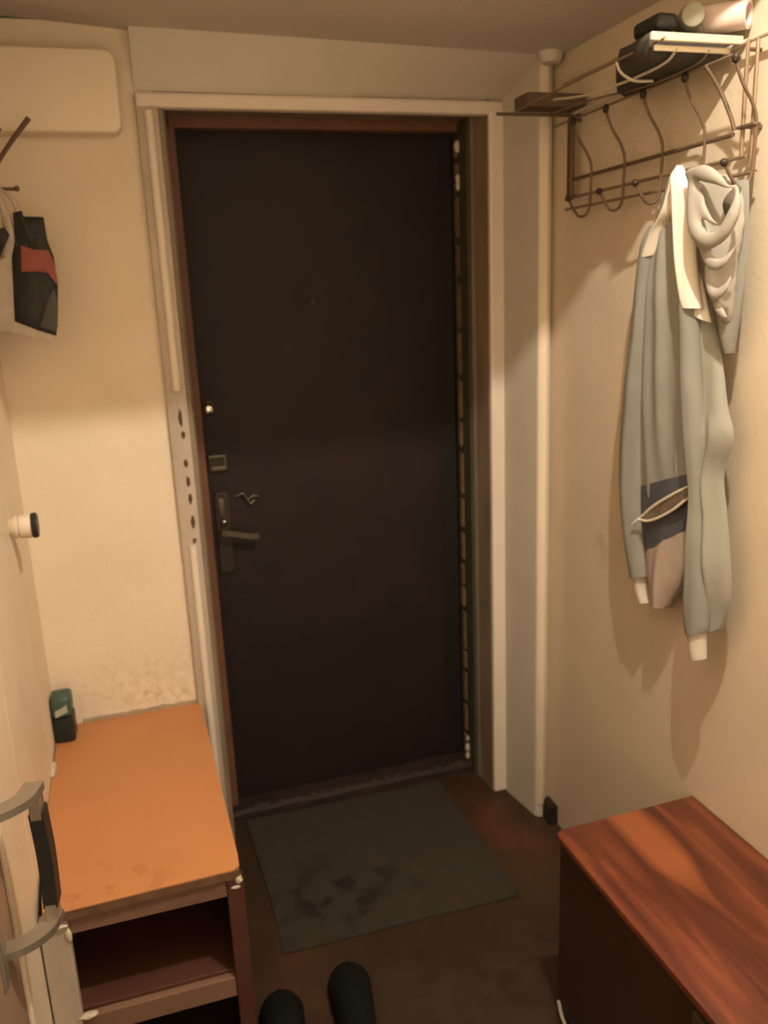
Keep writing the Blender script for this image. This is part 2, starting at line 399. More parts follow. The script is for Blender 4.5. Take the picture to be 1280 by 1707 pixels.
# top
bm = new(); box(bm, 0.106, 1.055, BY-0.018, BY+0.02, 2.037, 2.072, bev=0.008)
struct('trim_4', bm, CASING_HI, 'pale horizontal casing over the entrance door', 'trim')
bm = new(); box(bm, 0.150, 1.02, BY-0.004, 2.33, 2.050, 2.076, bev=0.003); box(bm, 0.172, 1.0, 2.33, 2.41, 2.052, 2.076, bev=0.003)
struct('trim_5', bm, DIRTYWOOD, 'stepped dirty head jamb over the door', 'trim')
bm = new(); box(bm, 0.19, 1.0, 2.40, 2.5, 2.026, 2.076, bev=0.004)
struct('trim_6', bm, JAMBRED, 'reddish brown inner head frame over the door', 'trim')
# right side
bm = new(); box(bm, 1.012, 1.056, BY-0.022, BY+0.02, 0.0, 2.05, bev=0.006)
tr8 = struct('trim_8', bm, CASING_HI, 'pale casing right of the entrance door', 'trim')
bm = new(); prism(bm, [(1.008, BY-0.012), (1.018, BY-0.012), (1.06, 2.5), (1.006, 2.5), (1.004, 2.33), (1.008, 2.32)], 'z', 0.0, 2.075)
struct('trim_9', bm, DIRTYWOOD, 'dirty brown and cream jamb on the hinge side', 'trim')
bm = new(); box(bm, 0.994, 1.012, 2.335, 2.42, 0.0, 2.05, bev=0.003)
t10 = struct('trim_10', bm, GREENSTRIP, 'dark green strip on the hinge side of the door frame', 'trim')
bm = new(); z = 0.03
rr = random.Random(11)
while z < 1.98:
    h = rr.uniform(0.05, 0.13)
    x0 = 0.988+rr.uniform(-0.001, 0.002)
    if z < 1.42 or z > 1.86: box(bm, x0, x0+rr.uniform(0.005, 0.009), 2.395, 2.42, z, min(z+h, 2.0), bev=0.002)
    else: box(bm, x0+0.003, x0+0.006, 2.395, 2.42, z, z+h, bev=0.001)
    z += h+rr.uniform(0.012, 0.03)
obj('flaking_paint_strip', bm, FLAKE, t10)
bm = new()
for (y, z, r) in ((2.392, 1.985, 0.013), (2.392, 1.90, 0.010), (2.392, 1.88, 0.009), (2.39, 0.075, 0.012), (2.39, 0.045, 0.010), (2.39, 0.11, 0.007)):
    ball(bm, (0.991, y, z), r, (0.8, 0.5, 1.3))
obj('plaster_blob', bm, WHITEBITS, t10, smooth=True)

# threshold
bm = new()
n = 40; prof = [(2.36, 0.0), (2.362, 0.022), (2.375, 0.030), (2.43, 0.033), (2.47, 0.033), (2.47, 0.0)]
rings = []
for i in range(n+1):
    x = 0.172+(1.0-0.172)*i/n
    j = noise.noise(Vector((x*9, 0, 0)))*0.006
    rings.append([bm.verts.new((x, y+(j if k in (1, 2) else 0), z+(j*0.6 if 0 < k < 5 else 0))) for k, (y, z) in enumerate(prof)])
for a, b in zip(rings, rings[1:]):
    for k in range(len(prof)): bm.faces.new((a[k], a[(k+1) % len(prof)], b[(k+1) % len(prof)], b[k]))
bm.faces.new(rings[0][::-1]); bm.faces.new(rings[-1])
th = struct('trim_11', bm, THRESH, 'worn brown door threshold', 'trim')
bm = new()
rr = random.Random(5)
for i in range(26):
    x = 0.25+0.72*i/26+rr.uniform(-0.01, 0.01)
    if rr.random() < 0.25: continue
    box(bm, x, x+rr.uniform(0.015, 0.035), 2.374+rr.uniform(-0.004, 0.004), 2.381+rr.uniform(0, 0.006), 0.029, 0.0335+rr.uniform(0, 0.002), bev=0.001)
obj('worn_edge', bm, mat('worn_threshold_edge', (0.065, 0.045, 0.034), 0.7, var=0.4, vscale=40), th)

# ------------------------------------------------------------------ the entrance door
bm = new()
# padded leatherette face: a gently uneven sheet with thickness
nx, nz = 36, 70; X0, X1, Z0, Z1, YF = 0.198, 0.988, 0.030, 2.030, 2.44
def dface(x, z):
    u = (x-X0)/(X1-X0); v = (z-Z0)/(Z1-Z0)
    e = min(u, 1-u, v*2.5, (1-v)*2.5)
    d = 0.004*min(1, e/0.04)
    d += 0.0025*noise.noise(Vector((x*3, z*2.2, 1.3)))
    d -= 0.006*math.exp(-((x-0.545)**2+(z-1.59)**2)/0.0012)
    return YF-d
gv = [[bm.verts.new((X0+(X1-X0)*i/nx, dface(X0+(X1-X0)*i/nx, Z0+(Z1-Z0)*j/nz), Z0+(Z1-Z0)*j/nz)) for j in range(nz+1)] for i in range(nx+1)]
for i in range(nx):
    for j in range(nz): bm.faces.new((gv[i][j], gv[i+1][j], gv[i+1][j+1], gv[i][j+1]))
bd = [gv[i][0] for i in range(nx+1)]+[gv[nx][j] for j in range(1, nz+1)]+[gv[i][nz] for i in range(nx-1, -1, -1)]+[gv[0][j] for j in range(nz-1, 0, -1)]
bk = [bm.verts.new((v.co.x, 2.485, v.co.z)) for v in bd]
for k in range(len(bd)): bm.faces.new((bd[k], bk[k], bk[(k+1) % len(bd)], bd[(k+1) % len(bd)]))
bm.faces.new(bk)
door = struct('door_1', bm, DOORM, 'dark brown padded leatherette entrance door', 'door', smooth=True, angle=50)
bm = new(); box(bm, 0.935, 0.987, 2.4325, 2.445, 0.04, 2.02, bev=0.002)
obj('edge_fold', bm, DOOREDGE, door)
bm = new(); lathe(bm, (0.556, 2.436, 1.572), (0, -1, 0), [(0, 0.013), (0.004, 0.013), (0.006, 0.009), (0.0065, 0.005), (0.003, 0.004)], 20)
obj('peephole', bm, STEELDARK, door, smooth=True)
bm = new(); lathe(bm, (0.229, 2.436, 1.290), (0, -1, 0), [(0, 0.022), (0.005, 0.022), (0.009, 0.017), (0.018, 0.013), (0.020, 0.010), (0.0205, 0.001)], 24)
obj('upper_lock', bm, CHROME, door, smooth=True)
bm = new(); box(bm, 0.214, 0.262, 2.428, 2.440, 1.105, 1.158, bev=0.003)
bo = obj('bolt_case', bm, STEELDARK, door)
bm = new()
box(bm, 0.216, 0.266, 2.422, 2.430, 1.148, 1.157, bev=0.002); box(bm, 0.258, 0.266, 2.422, 2.430, 1.112, 1.150, bev=0.002); box(bm, 0.222, 0.262, 2.422, 2.430, 1.112, 1.123, bev=0.002)
obj('bolt_frame', bm, LOCKM, bo)
# lock plate with lever
bm = new(); prism(bm, [(0.222, 0.80), (0.262, 0.80), (0.264, 0.82), (0.266, 1.03), (0.258, 1.045), (0.228, 1.045), (0.222, 1.03)], 'y', 2.427, 2.438, bev=0.002)
lp = obj('lock_plate', bm, STEELDARK, door)
bm = new(); box(bm, 0.230, 0.250, 2.420, 2.429, 0.975, 1.030, bev=0.004)
obj('cylinder_cover', bm, LOCKM, lp, smooth=True)
bm = new(); ball(bm, (0.242, 2.412, 0.962), 0.0095, (1.1, 1, 0.7))
obj('thumb_turn', bm, CHROME, lp, smooth=True)
bm = new()
lathe(bm, (0.242, 2.43, 0.930), (0, -1, 0), [(0, 0.016), (0.01, 0.014), (0.035, 0.009), (0.04, 0.009)], 16)
flatbar(bm, [(0.232, 2.392, 0.932), (0.262, 2.388, 0.929), (0.30, 2.388, 0.918), (0.338, 2.392, 0.911)], 0.016, 0.010)
obj('lever_handle', bm, LOCKM, lp, smooth=True)
bm = new()
rr = random.Random(9)
tube(bm, [(0.285, 2.428, 1.028), (0.305, 2.426, 1.036), (0.318, 2.426, 1.018), (0.335, 2.426, 1.026), (0.352, 2.428, 1.022)], 0.004, 8)
tube(bm, [(0.318, 2.426, 1.020), (0.325, 2.424, 1.004), (0.338, 2.427, 1.014)], 0.004, 8)
obj('key_ring', bm, LOCKM, door, smooth=True)

bm = new(); box(bm, 1.110, 1.121, 1.0, 2.02, 2.066, 2.076, bev=0.004)
tag(obj('cable_trunking', bm, WALLR, smooth=True), 'narrow beige cable trunking on the right wall just under the ceiling', 'cable cover')
bm = new(); lathe(bm, (1.085, 2.02, 2.145), (0, 0, -1), [(0, 0.030), (0.012, 0.030), (0.022, 0.028), (0.030, 0.022), (0.032, 0.001)], 24)
tag(obj('junction_box', bm, CEIL, smooth=True), 'round painted junction box at the ceiling corner above the pillar', 'junction box')

# ------------------------------------------------------------------ left: built-in cupboard
cup = thing('built_in_cupboard', 'cream painted built-in cupboard on the left wall with pull handle and knob', 'cupboard', (-0.268, 1.0, 0))
bm = new()
box(bm, -0.30, -0.267, 1.325, 1.545, 0.0, 2.12, bev=0.004)
box(bm, -0.30, -0.268, 1.549, 1.985, 0.0, 2.12, bev=0.004)
obj('stile', bm, CREAMDOOR, cup)
bm = new(); box(bm, -0.30, -0.2785, 0.1, 1.33, 0.03, 1.05)
obj('lower_panel', bm, PINKPANEL, cup)
bm = new(); box(bm, -0.30, -0.269, 0.1, 1.30, 0.05, 1.02, bev=0.006)
obj('raised_field', bm, PINKPANEL, cup)
bm = new(); box(bm, -0.30, -0.2745, 1.298, 1.327, 0.03, 1.05)
obj('groove', bm, GROOVE, cup)
bm = new(); box(bm, -0.30, -0.270, 0.1, 1.33, 1.05, 2.12, bev=0.004)
obj('upper_door', bm, CREAMDOOR, cup)
# pull handle: two curved flat arms and a black grip
hp = new()
GY, GX = 1.262, -0.200
box(hp, -0.270, -0.263, 1.17, 1.20, 0.60, 0.90, bev=0.003)
hd = obj('pull_handle', hp, STEEL, cup)
zt, zb = 0.865, 0.630
for z in (zt, zb):
    bm = new()
    flatbar(bm, [(-0.268, 1.222, z), (-0.250, 1.224, z), (-0.230, 1.234, z), (-0.212, 1.252, z), (-0.2005, 1.288, z)], 0.013, 0.030, (0, 0, 1))
    obj('arm', bm, STEEL, hd, smooth=True, angle=40)
bm = new()
flatbar(bm, [(-0.201, 1.272, zt+0.006), (-0.2005, 1.274, zt-0.02), (-0.200, 1.276, zt-0.045)], 0.034, 0.016, (0.1, 1, 0))
obj('grip_end', bm, STEEL, hd, smooth=True)
bm = new()
flatbar(bm, [(-0.200, 1.276, zb+0.035), (-0.2005, 1.276, zb+0.01), (-0.201, 1.276, zb-0.004)], 0.036, 0.016, (0.1, 1, 0))
obj('grip_end', bm, STEEL, hd, smooth=True)
bm = new()
flatbar(bm, [(-0.200, 1.276, zt-0.035), (-0.198, 1.278, (zt+zb)/2), (-0.200, 1.276, zb+0.03)], 0.034, 0.022, (0.1, 1, 0))
obj('grip', bm, GRIPB, hd, smooth=True)
# knob at the far edge
bm = new()
lathe(bm, (-0.272, 1.945, 1.125), (1, 0, 0), [(0, 0.016), (0.006, 0.020), (0.012, 0.024), (0.018, 0.026), (0.022, 0.022), (0.026, 0.026), (0.046, 0.027), (0.050, 0.025), (0.0505, 0.001)], 28)
kn = obj('knob', bm, KNOBM, cup, smooth=True)
bm = new()
lathe(bm, (-0.222, 1.945, 1.125), (1, 0, 0), [(0, 0.0275), (0.008, 0.0285), (0.012, 0.026), (0.013, 0.001)], 28)
obj('knob_cap', bm, BLACKP, kn, smooth=True)

# ------------------------------------------------------------------ plastic cover box, top left of the back wall
bm = new()
def rrect(x0, x1, z0, z1, r, n=6):
    out = []
    for cx, cz, a0 in ((x1-r, z1-r, 0), (x0+r, z1-r, 90), (x0+r, z0+r, 180), (x1-r, z0+r, 270)):
        for k in range(n+1):
            a = math.radians(a0+90*k/n); out.append((cx+r*math.cos(a), cz+r*math.sin(a)))
    return out
prism(bm, rrect(-0.262, 0.070, 1.972, 2.147, 0.022), 'y', 2.172, 2.245, bev=0.007, seg=4)
cb = tag(obj('cover_box', bm, WHITEBOX, smooth=True, angle=60), 'flat cream plastic cover box with rounded corners high on the wall left of the door', 'cover box')

# ------------------------------------------------------------------ hanging packet on the left
hk = thing('wire_hook', 'thin brown bent wire hook sticking out of the left wall above the black packet', 'hook', (-0.27, 2.1, 1.86))
bm = new()
tube(bm, [(-0.268, 2.1, 1.80), (-0.225, 2.1, 1.86), (-0.19, 2.1, 1.908), (-0.16, 2.1, 1.945), (-0.138, 2.1, 1.97), (-0.124, 2.1, 1.986)], 0.0042, 8, r_end=0.0058)
obj('prong', bm, TWIG, hk, smooth=True)
bm = new(); tube(bm, [(-0.268, 2.1, 1.935), (-0.22, 2.1, 1.94), (-0.195, 2.1, 1.955), (-0.184, 2.1, 1.965)], 0.0045, 8)
obj('prong', bm, TWIG, hk, smooth=True)
bm = new(); tube(bm, [(-0.268, 2.1, 1.852), (-0.235, 2.1, 1.852), (-0.205, 2.1, 1.843), (-0.168, 2.1, 1.842)], 0.0038, 8); ball(bm, (-0.168, 2.1, 1.843), 0.006)
obj('prong', bm, TWIG, hk, smooth=True)

pk = thing('hanging_packet', 'black packet with a red band in clear plastic hanging on the left wall', 'packet', (-0.17, 2.1, 1.55))
def sheet(bm, pts, yf, yb, puff=0.0, wr=0.0, seed=0):
    """closed outline (x,z) with a puffed front"""
    n = len(pts); cx = sum(p[0] for p in pts)/n; cz = sum(p[1] for p in pts)/n
    rings = []
    for k, s in enumerate((1.0, 0.94, 0.75, 0.5, 0.25)):
        h = puff*math.sqrt(max(0, 1-s*s)) if k else 0
        rings.append([bm.verts.new((cx+(x-cx)*s, yf-h-wr*noise.noise(Vector((x*s*40+seed, z*s*14, s*3)))*(0 if k == 0 else 1), cz+(z-cz)*s)) for x, z in pts])
    c = bm.verts.new((cx, yf-puff, cz)); back = [bm.verts.new((x, yb, z)) for x, z in pts]
    for a, b in zip(rings, rings[1:]):
        for i in range(n): bm.faces.new((a[i], a[(i+1) % n], b[(i+1) % n], b[i]))
    for i in range(n):
        bm.faces.new((rings[-1][i], rings[-1][(i+1) % n], c)); bm.faces.new((rings[0][i], back[i], back[(i+1) % n], rings[0][(i+1) % n]))
    bm.faces.new(back)
def dens(pts, m=4):
    out = []
    for i, p in enumerate(pts):
        q = pts[(i+1) % len(pts)]
        for k in range(m): out.append((p[0]+(q[0]-p[0])*k/m, p[1]+(q[1]-p[1])*k/m))
    return out
bm = new()
sheet(bm, dens([(-0.183, 1.793), (-0.165, 1.797), (-0.163, 1.785), (-0.122, 1.783), (-0.121, 1.735), (-0.112, 1.70), (-0.111, 1.64), (-0.120, 1.57), (-0.129, 1.526), (-0.165, 1.540), (-0.211, 1.562), (-0.198, 1.699), (-0.186, 1.736)]), 2.095, 2.120, 0.008, 0.006)
obj('packet_body', bm, BLACKCLOTH, pk, smooth=True, angle=60)
bm = new()
sheet(bm, dens([(-0.175, 1.724), (-0.148, 1.714), (-0.120, 1.712), (-0.112, 1.690), (-0.109, 1.66), (-0.112, 1.638), (-0.126, 1.664), (-0.150, 1.668), (-0.181, 1.668)], 3), 2.0835, 2.087, 0.002, 0.002, 3)
obj('red_band', bm, REDP, pk, smooth=True, angle=60)['label'] = 'red band across the packet'
bm = new()
sheet(bm, dens([(-0.118, 1.63), (-0.115, 1.60), (-0.122, 1.545), (-0.131, 1.535), (-0.160, 1.548), (-0.140, 1.60)]), 2.086, 2.090, 0.002, 0.002, 8)
obj('grey_panel', bm, GREYLINE, pk, smooth=True, angle=60)
bm = new()
sheet(bm, dens([(-0.196, 1.80), (-0.205, 1.752), (-0.213, 1.70), (-0.252, 1.68), (-0.255, 1.552), (-0.240, 1.542), (-0.215, 1.538), (-0.180, 1.527), (-0.142, 1.508), (-0.130, 1.520), (-0.131, 1.530), (-0.170, 1.546), (-0.208, 1.566), (-0.197, 1.70), (-0.186, 1.74), (-0.19, 1.79)]), 2.099, 2.121, 0.002, 0.002, 5)
obj('plastic_liner', bm, CLEARP, pk, smooth=True, angle=60)
bm = new()
tube(bm, [(-0.172, 2.104, 1.798), (-0.180, 2.1, 1.822), (-0.196, 2.1, 1.838), (-0.215, 2.1, 1.858)], 0.007, 10, r_end=0.003)
tube(bm, [(-0.198, 2.11, 1.76), (-0.203, 2.105, 1.81), (-0.216, 2.1, 1.858)], 0.010, 10, r_end=0.003)
obj('twisted_neck', bm, CLEARP, pk, smooth=True)
bm = new(); sheet(bm, dens([(-0.240, 1.752), (-0.203, 1.762), (-0.196, 1.747), (-0.222, 1.700), (-0.245, 1.68)]), 2.085, 2.10, 0.004, 0.002, 2)
obj('side_flap', bm, BLACKCLOTH, pk, smooth=True)

# ------------------------------------------------------------------ left bench
BT = 0.49
sb = thing('shoe_bench', 'orange topped shoe bench with open dark front in the left corner', 'bench', (-0.07, 1.85, 0))
bm = new()
top = [(-0.252, 1.470), (0.104, 1.478), (0.117, 1.488), (0.119, 1.52), (0.1135, 2.235), (-0.2665, 2.235), (-0.2665, 1.62)]
prism(bm, top, 'z', BT-0.003, BT, bev=0.0)
obj('laminate_top', bm, ORANGE, sb)
bm = new()
n = 44; pr = []
for i in range(n+1):
    x = -0.252+0.368*i/n
    pr.append((x, 1.4715+0.006*(x+0.268)/0.38+0.0022*noise.noise(Vector((x*45, 0, 2)))))
pr += [(0.1175, 1.50), (0.113, 2.233), (-0.2665, 2.233), (-0.2665, 1.62)]
prism(bm, pr, 'z', BT-0.022, BT-0.003)
obj('top_board', bm, RAWEDGE, sb)
bm = new(); box(bm, -0.245, 0.088, 1.482, 1.50, BT-0.062, BT-0.027, bev=0.002)
obj('apron', bm, BENCHBROWN, sb)
bm = new(); box(bm, -0.264, -0.212, 1.478, 1.505, 0.0, BT-0.022, bev=0.003)
obj('leg', bm, CASING, sb)['label'] = 'cream painted left front leg'
bm = new(); box(bm, 0.088, 0.122, 1.478, 1.505, 0.0, BT-0.022, bev=0.003)
obj('leg', bm, BENCHDARK, sb)
bm = new(); box(bm, 0.100, 0.116, 1.505, 2.232, 0.0, BT-0.022)
box(bm, -0.264, -0.250, 1.505, 2.232, 0.0, BT-0.022); box(bm, -0.25, 0.10, 2.22, 2.232, 0.0, BT-0.022)
obj('carcass', bm, INSIDE, sb)
bm = new(); box(bm, -0.25, 0.10, 1.50, 2.22, 0.225, 0.240, bev=0.002)
obj('shelf', bm, BENCHDARK, sb)
bm = new(); box(bm, -0.212, 0.088, 1.483, 1.50, 0.185, 0.232, bev=0.002)
obj('shelf_rail', bm, BENCHBROWN, sb)
rr = random.Random(2)
def chunk(bm, c, s):
    m = Matrix.Translation(c) @ Matrix.Diagonal((s[0], s[1], s[2], 1))
    r = bmesh.ops.create_icosphere(bm, subdivisions=2, radius=1, matrix=m)
    for v in r['verts']: v.co += Vector((rr.uniform(-.15, .15)*s[0], rr.uniform(-.15, .15)*s[1], rr.uniform(-.15, .15)*s[2]))
for c, q in (((0.113, 1.482, 0.462), (0.008, 0.008, 0.012)), ((0.106, 1.479, 0.449), (0.010, 0.004, 0.004)), ((-0.226, 1.474, 0.456), (0.014, 0.004, 0.004)), ((-0.213, 1.476, 0.432), (0.006, 0.004, 0.015)), ((-0.200, 1.480, 0.238), (0.018, 0.009, 0.005))):
    bm = new(); chunk(bm, c, q); obj('peeling_paint', bm, WHITEBITS, sb)
bm = new(); chunk(bm, (-0.266, 2.00, 0.497), (0.010, 0.035, 0.014))
obj('plaster_patch', bm, WHITEBITS, sb)
bm = new()
n = 40; a0 = []
for i in range(n+1):
    x = -0.20+0.31*i/n; a0.append((x, 0.490+0.010+0.004*noise.noise(Vector((x*40, 1, 0)))))
prism(bm, [(-0.20, 0.488)]+a0+[(0.11, 0.488)], 'y', 2.234, 2.242)
obj('wall_filler', bm, mat('grey_filler', (0.45, 0.36, 0.25), 0.9, var=0.3, vscale=30), sb)

# shoe polish sponge
sp = thing('shoe_sponge', 'small dark teal shoe sponge box standing in the back corner of the orange bench', 'shoe sponge', (-0.244, 2.17, BT))
bm = new(); prism(bm, [(-0.268, 2.145), (-0.262, 2.139), (-0.224, 2.137), (-0.217, 2.143), (-0.215, 2.196), (-0.221, 2.202), (-0.262, 2.202), (-0.268, 2.196)], 'z', BT, BT+0.070, bev=0.004)
obj('case', bm, TEALDARK, sp, smooth=True, angle=40)
bm = new(); prism(bm, [(-0.267, 2.144), (-0.261, 2.138), (-0.225, 2.136), (-0.218, 2.142), (-0.216, 2.196), (-0.222, 2.201), (-0.261, 2.201), (-0.267, 2.196)], 'z', BT+0.070, BT+0.128, bev=0.012, seg=4)
obj('lid', bm, TEAL, sp, smooth=True, angle=50)
bm = new(); prism(bm, [(-0.258, BT+0.075), (-0.226, BT+0.087), (-0.228, BT+0.108), (-0.240, BT+0.099), (-0.257, BT+0.093)], 'y', 2.1345, 2.14)
obj('mark', bm, PALELABEL, sp)

# ------------------------------------------------------------------ right bench (chest)
ch = thing('wooden_chest', 'low chest with glossy red-brown wood top against the right wall', 'chest', (0.94, 1.1, 0))
bm = new()
pts = [(1.118, 1.392), (1.118, 0.2), (0.768, 0.2)]
for k in range(6):
    a = math.radians(180-90*k/5); pts.append((0.790+0.022*math.cos(a), 1.364+0.022*math.sin(a)))
prism(bm, pts, 'z', 0.456, 0.472, bev=0.002)
obj('top', bm, WOOD, ch, smooth=True, angle=30)
bm = new(); box(bm, 0.778, 1.116, 0.2, 1.376, 0.03, 0.456)
obj('carcass', bm, mat('dark_chest_side', (0.042, 0.020, 0.014), 0.6, var=0.2, vscale=8), ch)['label'] = 'dark brown side panel'
bm = new(); box(bm, 0.770, 0.780, 0.2, 0.93, 0.06, 0.44, bev=0.002)
obj('door_panel', bm, INSIDE, ch)
for (x, y) in ((0.79, 1.355), (1.10, 1.355), (0.79, 0.22), (1.10, 0.22)):
    bm = new(); lathe(bm, (x, y, 0), (0, 0, 1), [(0, 0.012), (0.03, 0.014)], 12); obj('foot', bm, BLACKP, ch)
bm = new(); tube(bm, [(0.776, 1.372, 0.045), (0.772, 1.34, 0.02), (0.772, 1.27, 0.008), (0.774, 1.2, 0.006)], 0.004, 8)
tag(obj('floor_cable', bm, mat('grey_cable', (0.30, 0.25, 0.2), 0.5), smooth=True), 'thin grey cable on the floor along the foot of the wooden chest', 'cable')

# ------------------------------------------------------------------ door mat
bm = new()
nx, ny = 40, 36
mt = [[None]*(ny+1) for _ in range(nx+1)]
for i in range(nx+1):
    for j in range(ny+1):
        u, v = i/nx, j/ny
        x = 0.226+(0.640)*u + 0.004*math.sin(v*5); y = 1.765+(0.585)*v - 0.012*u
        z = 0.006+0.002*noise.noise(Vector((x*7, y*7, 0)))
        mt[i][j] = bm.verts.new((x, y, z))
for i in range(nx):
    for j in range(ny): bm.faces.new((mt[i][j], mt[i+1][j], mt[i+1][j+1], mt[i][j+1]))
ext = bmesh.ops.extrude_face_region(bm, geom=list(bm.faces))
for v in ext['geom']:
    if isinstance(v, bmesh.types.BMVert): v.co.z = 0.0005
tag(obj('door_mat', bm, MATM, smooth=True, angle=50), 'charcoal rectangular door mat with dark smudges in front of the door', 'door mat')

# ------------------------------------------------------------------ slippers
def slipper(cx, cy, rz, label):
    root = thing('slipper', label, 'slipper', (cx, cy, 0), 'black slippers on the floor')
    def outline(t):   # half widths along the foot, t=0 toe, 1 heel
        return 0.050*(1-abs(2*min(t, 0.5)-1)**2.6)**0.5 if t < 0.5 else 0.050-0.014*math.sin((t-0.5)/0.5*math.pi)*0.8-0.008*(t-0.5)/0.5
    bm = new(); L = 0.27; n = 26; lo = []; hi = []
    side = []
    ts = [0.001+0.998*(i/n)**1.0 for i in range(n+1)]
    def hw(t):
        if t < 0.22: return 0.050*math.sqrt(max(0, 1-((0.22-t)/0.22)**2))
        if t > 0.86: return 0.038*math.sqrt(max(0, 1-((t-0.86)/0.14)**2))
        return 0.050-0.012*((t-0.22)/0.64)
    outl = [(hw(t), -t*L) for t in ts]+[(-hw(t), -t*L) for t in ts[::-1]]
    prism(bm, outl, 'z', 0.0, 0.022, bev=0.003)
    obj_ = obj('sole', bm, SLIP); obj_.parent = root
    # upper: arched shell over the front half
    bm = new(); m_ = 16; g = []
    for i in range(15):
        t = 0.004+0.92*i/14; h = 0.020+0.048*min(1, (t/0.42))**0.6
        ring = []
        for k in range(m_+1):
            a = math.pi*k/m_; ring.append(bm.verts.new((hw(t)*1.02*math.cos(a), -t*L, 0.014+(h)*max(0, math.sin(a))**0.8)))
        g.append(ring)
    for a, b in zip(g, g[1:]):
        for k in range(m_): bm.faces.new((a[k], a[k+1], b[k+1], b[k]))
    s = obj('upper', bm, SLIP, smooth=True, angle=80); s.parent = root
    md = s.modifiers.new('solid', 'SOLIDIFY'); md.thickness = 0.005; md.offset = -1
    root.rotation_euler = (0, 0, rz)
slipper(0.190, 1.628, -0.07, 'black slipper on the left, nearer the orange bench')
slipper(0.358, 1.655, -0.11, 'black slipper on the right, toe closest to the mat')

# ------------------------------------------------------------------ coat rack
rk = thing('coat_rack', 'wire wall coat rack with shelf and ball tipped hooks on the right wall', 'coat rack', (1.12, 1.6, 1.75))
WX = 1.092
def rail(name, pts, r, m, smooth=False):
    bm = new(); tube(bm, pts, r, 10, smooth=smooth); return obj(name, bm, m, rk, smooth=True)
rail('rail', [(WX, 1.936, 1.835), (WX, 1.355, 1.838)], 0.0042, RACKD)
rail('rail', [(WX, 1.945, 1.795), (WX, 1.318, 1.797)], 0.0034, RACKM)
rail('rail', [(WX, 1.95, 1.77), (WX, 1.345, 1.768), (WX, 1.318, 1.770), (WX, 1.308, 1.785), (WX, 1.306, 1.82), (WX, 1.306, 1.98)], 0.0033, RACKM, smooth=True)
rail('rail', [(1.05, 1.93, 1.955), (1.048, 1.30, 1.955)], 0.0024, RACKM)
rail('upright', [(WX, 1.330, 1.795), (WX, 1.330, 1.985)], 0.0034, RACKM)
bm = new(); box(bm, WX-0.006, WX+0.006, 1.918, 1.938, 1.79, 1.975, bev=0.002); obj('upright', bm, RACKD, rk)
bm = new(); box(bm, WX-0.012, WX+0.004, 1.29, 1.335, 1.842, 1.848, bev=0.002); box(bm, WX, 1.122, 1.315, 1.325, 1.842, 1.848); obj('bracket', bm, RACKD, rk)
for y in (1.93, 1.33):
    for z in (1.80, 1.97):
        bm = new(); tube(bm, [(WX, y, z), (1.119, y, z)], 0.0035, 8, smooth=False); obj('wall_fixing', bm, RACKD, rk)
def hook(y, parent):
    bm = new()
    tube(bm, [(1.045, y, 1.950), (1.050, y, 1.930), (1.062, y-0.002, 1.905), (1.080, y-0.004, 1.878), (1.089, y-0.006, 1.850), (1.088, y-0.006, 1.80), (1.086, y-0.006, 1.765),
              (1.078, y-0.003, 1.747), (1.062, y, 1.745), (1.048, y, 1.760), (1.035, y+0.002, 1.783)], 0.0030, 10)
    h = obj('hook', bm, RACKD, parent, smooth=True)
    bm = new(); ball(bm, (1.044, y, 1.948), 0.0075, (0.9, 0.9, 1.25)); obj('ball_tip', bm, BALL, h, smooth=True)
    bm = new(); ball(bm, (1.034, y+0.002, 1.784), 0.0072); obj('ball_tip', bm, BALL, h, smooth=True)
for y in (1.835, 1.700, 1.565, 1.435, 1.300): hook(y, rk)
# shelf
SZ = 1.985
rail('shelf_wire', [(0.945, 1.93, SZ), (0.935, 1.60, SZ), (0.935, 1.345, SZ)], 0.0027, RACKM)
rail('shelf_wire', [(1.098, 1.93, SZ), (1.098, 1.26, SZ)], 0.0045, RACKL)
rail('shelf_wire', [(0.975, 1.80, SZ), (0.975, 1.66, SZ-0.020), (0.975, 1.50, SZ-0.027), (0.975, 1.40, SZ-0.024), (0.975, 1.366, SZ-0.010)], 0.0026, RACKL, smooth=True)
rail('shelf_wire', [(1.04, 1.93, SZ), (1.04, 1.74, SZ-0.010), (1.04, 1.55, SZ-0.026), (1.04, 1.40, SZ-0.024), (1.04, 1.366, SZ-0.010)], 0.0022, RACKM, smooth=True)
bm = new(); box(bm, 0.915, 1.100, 1.352, 1.360, SZ-0.002, SZ+0.012, bev=0.002); box(bm, 0.930, 1.085, 1.366, 1.371, SZ-0.014, SZ-0.004, bev=0.0015)
obj('shelf_end', bm, RACKL, rk)['label'] = 'pale flat end bar of the shelf'
rail('shelf_wire', [(0.90, 1.932, 1.98), (1.115, 1.93, 1.98)], 0.0038, RACKD)
rail('shelf_wire', [(0.935, 1.49, SZ), (0.945, 1.491, SZ-0.018), (0.975, 1.495, SZ-0.030), (1.02, 1.50, SZ-0.029)], 0.0030, RACKL, smooth=True)
rail('brace', [(1.045, 1.38, 1.955), (1.068, 1.372, 1.92), (1.085, 1.36, 1.875), (1.092, 1.352, 1.845)], 0.0036, RACKD, smooth=True)

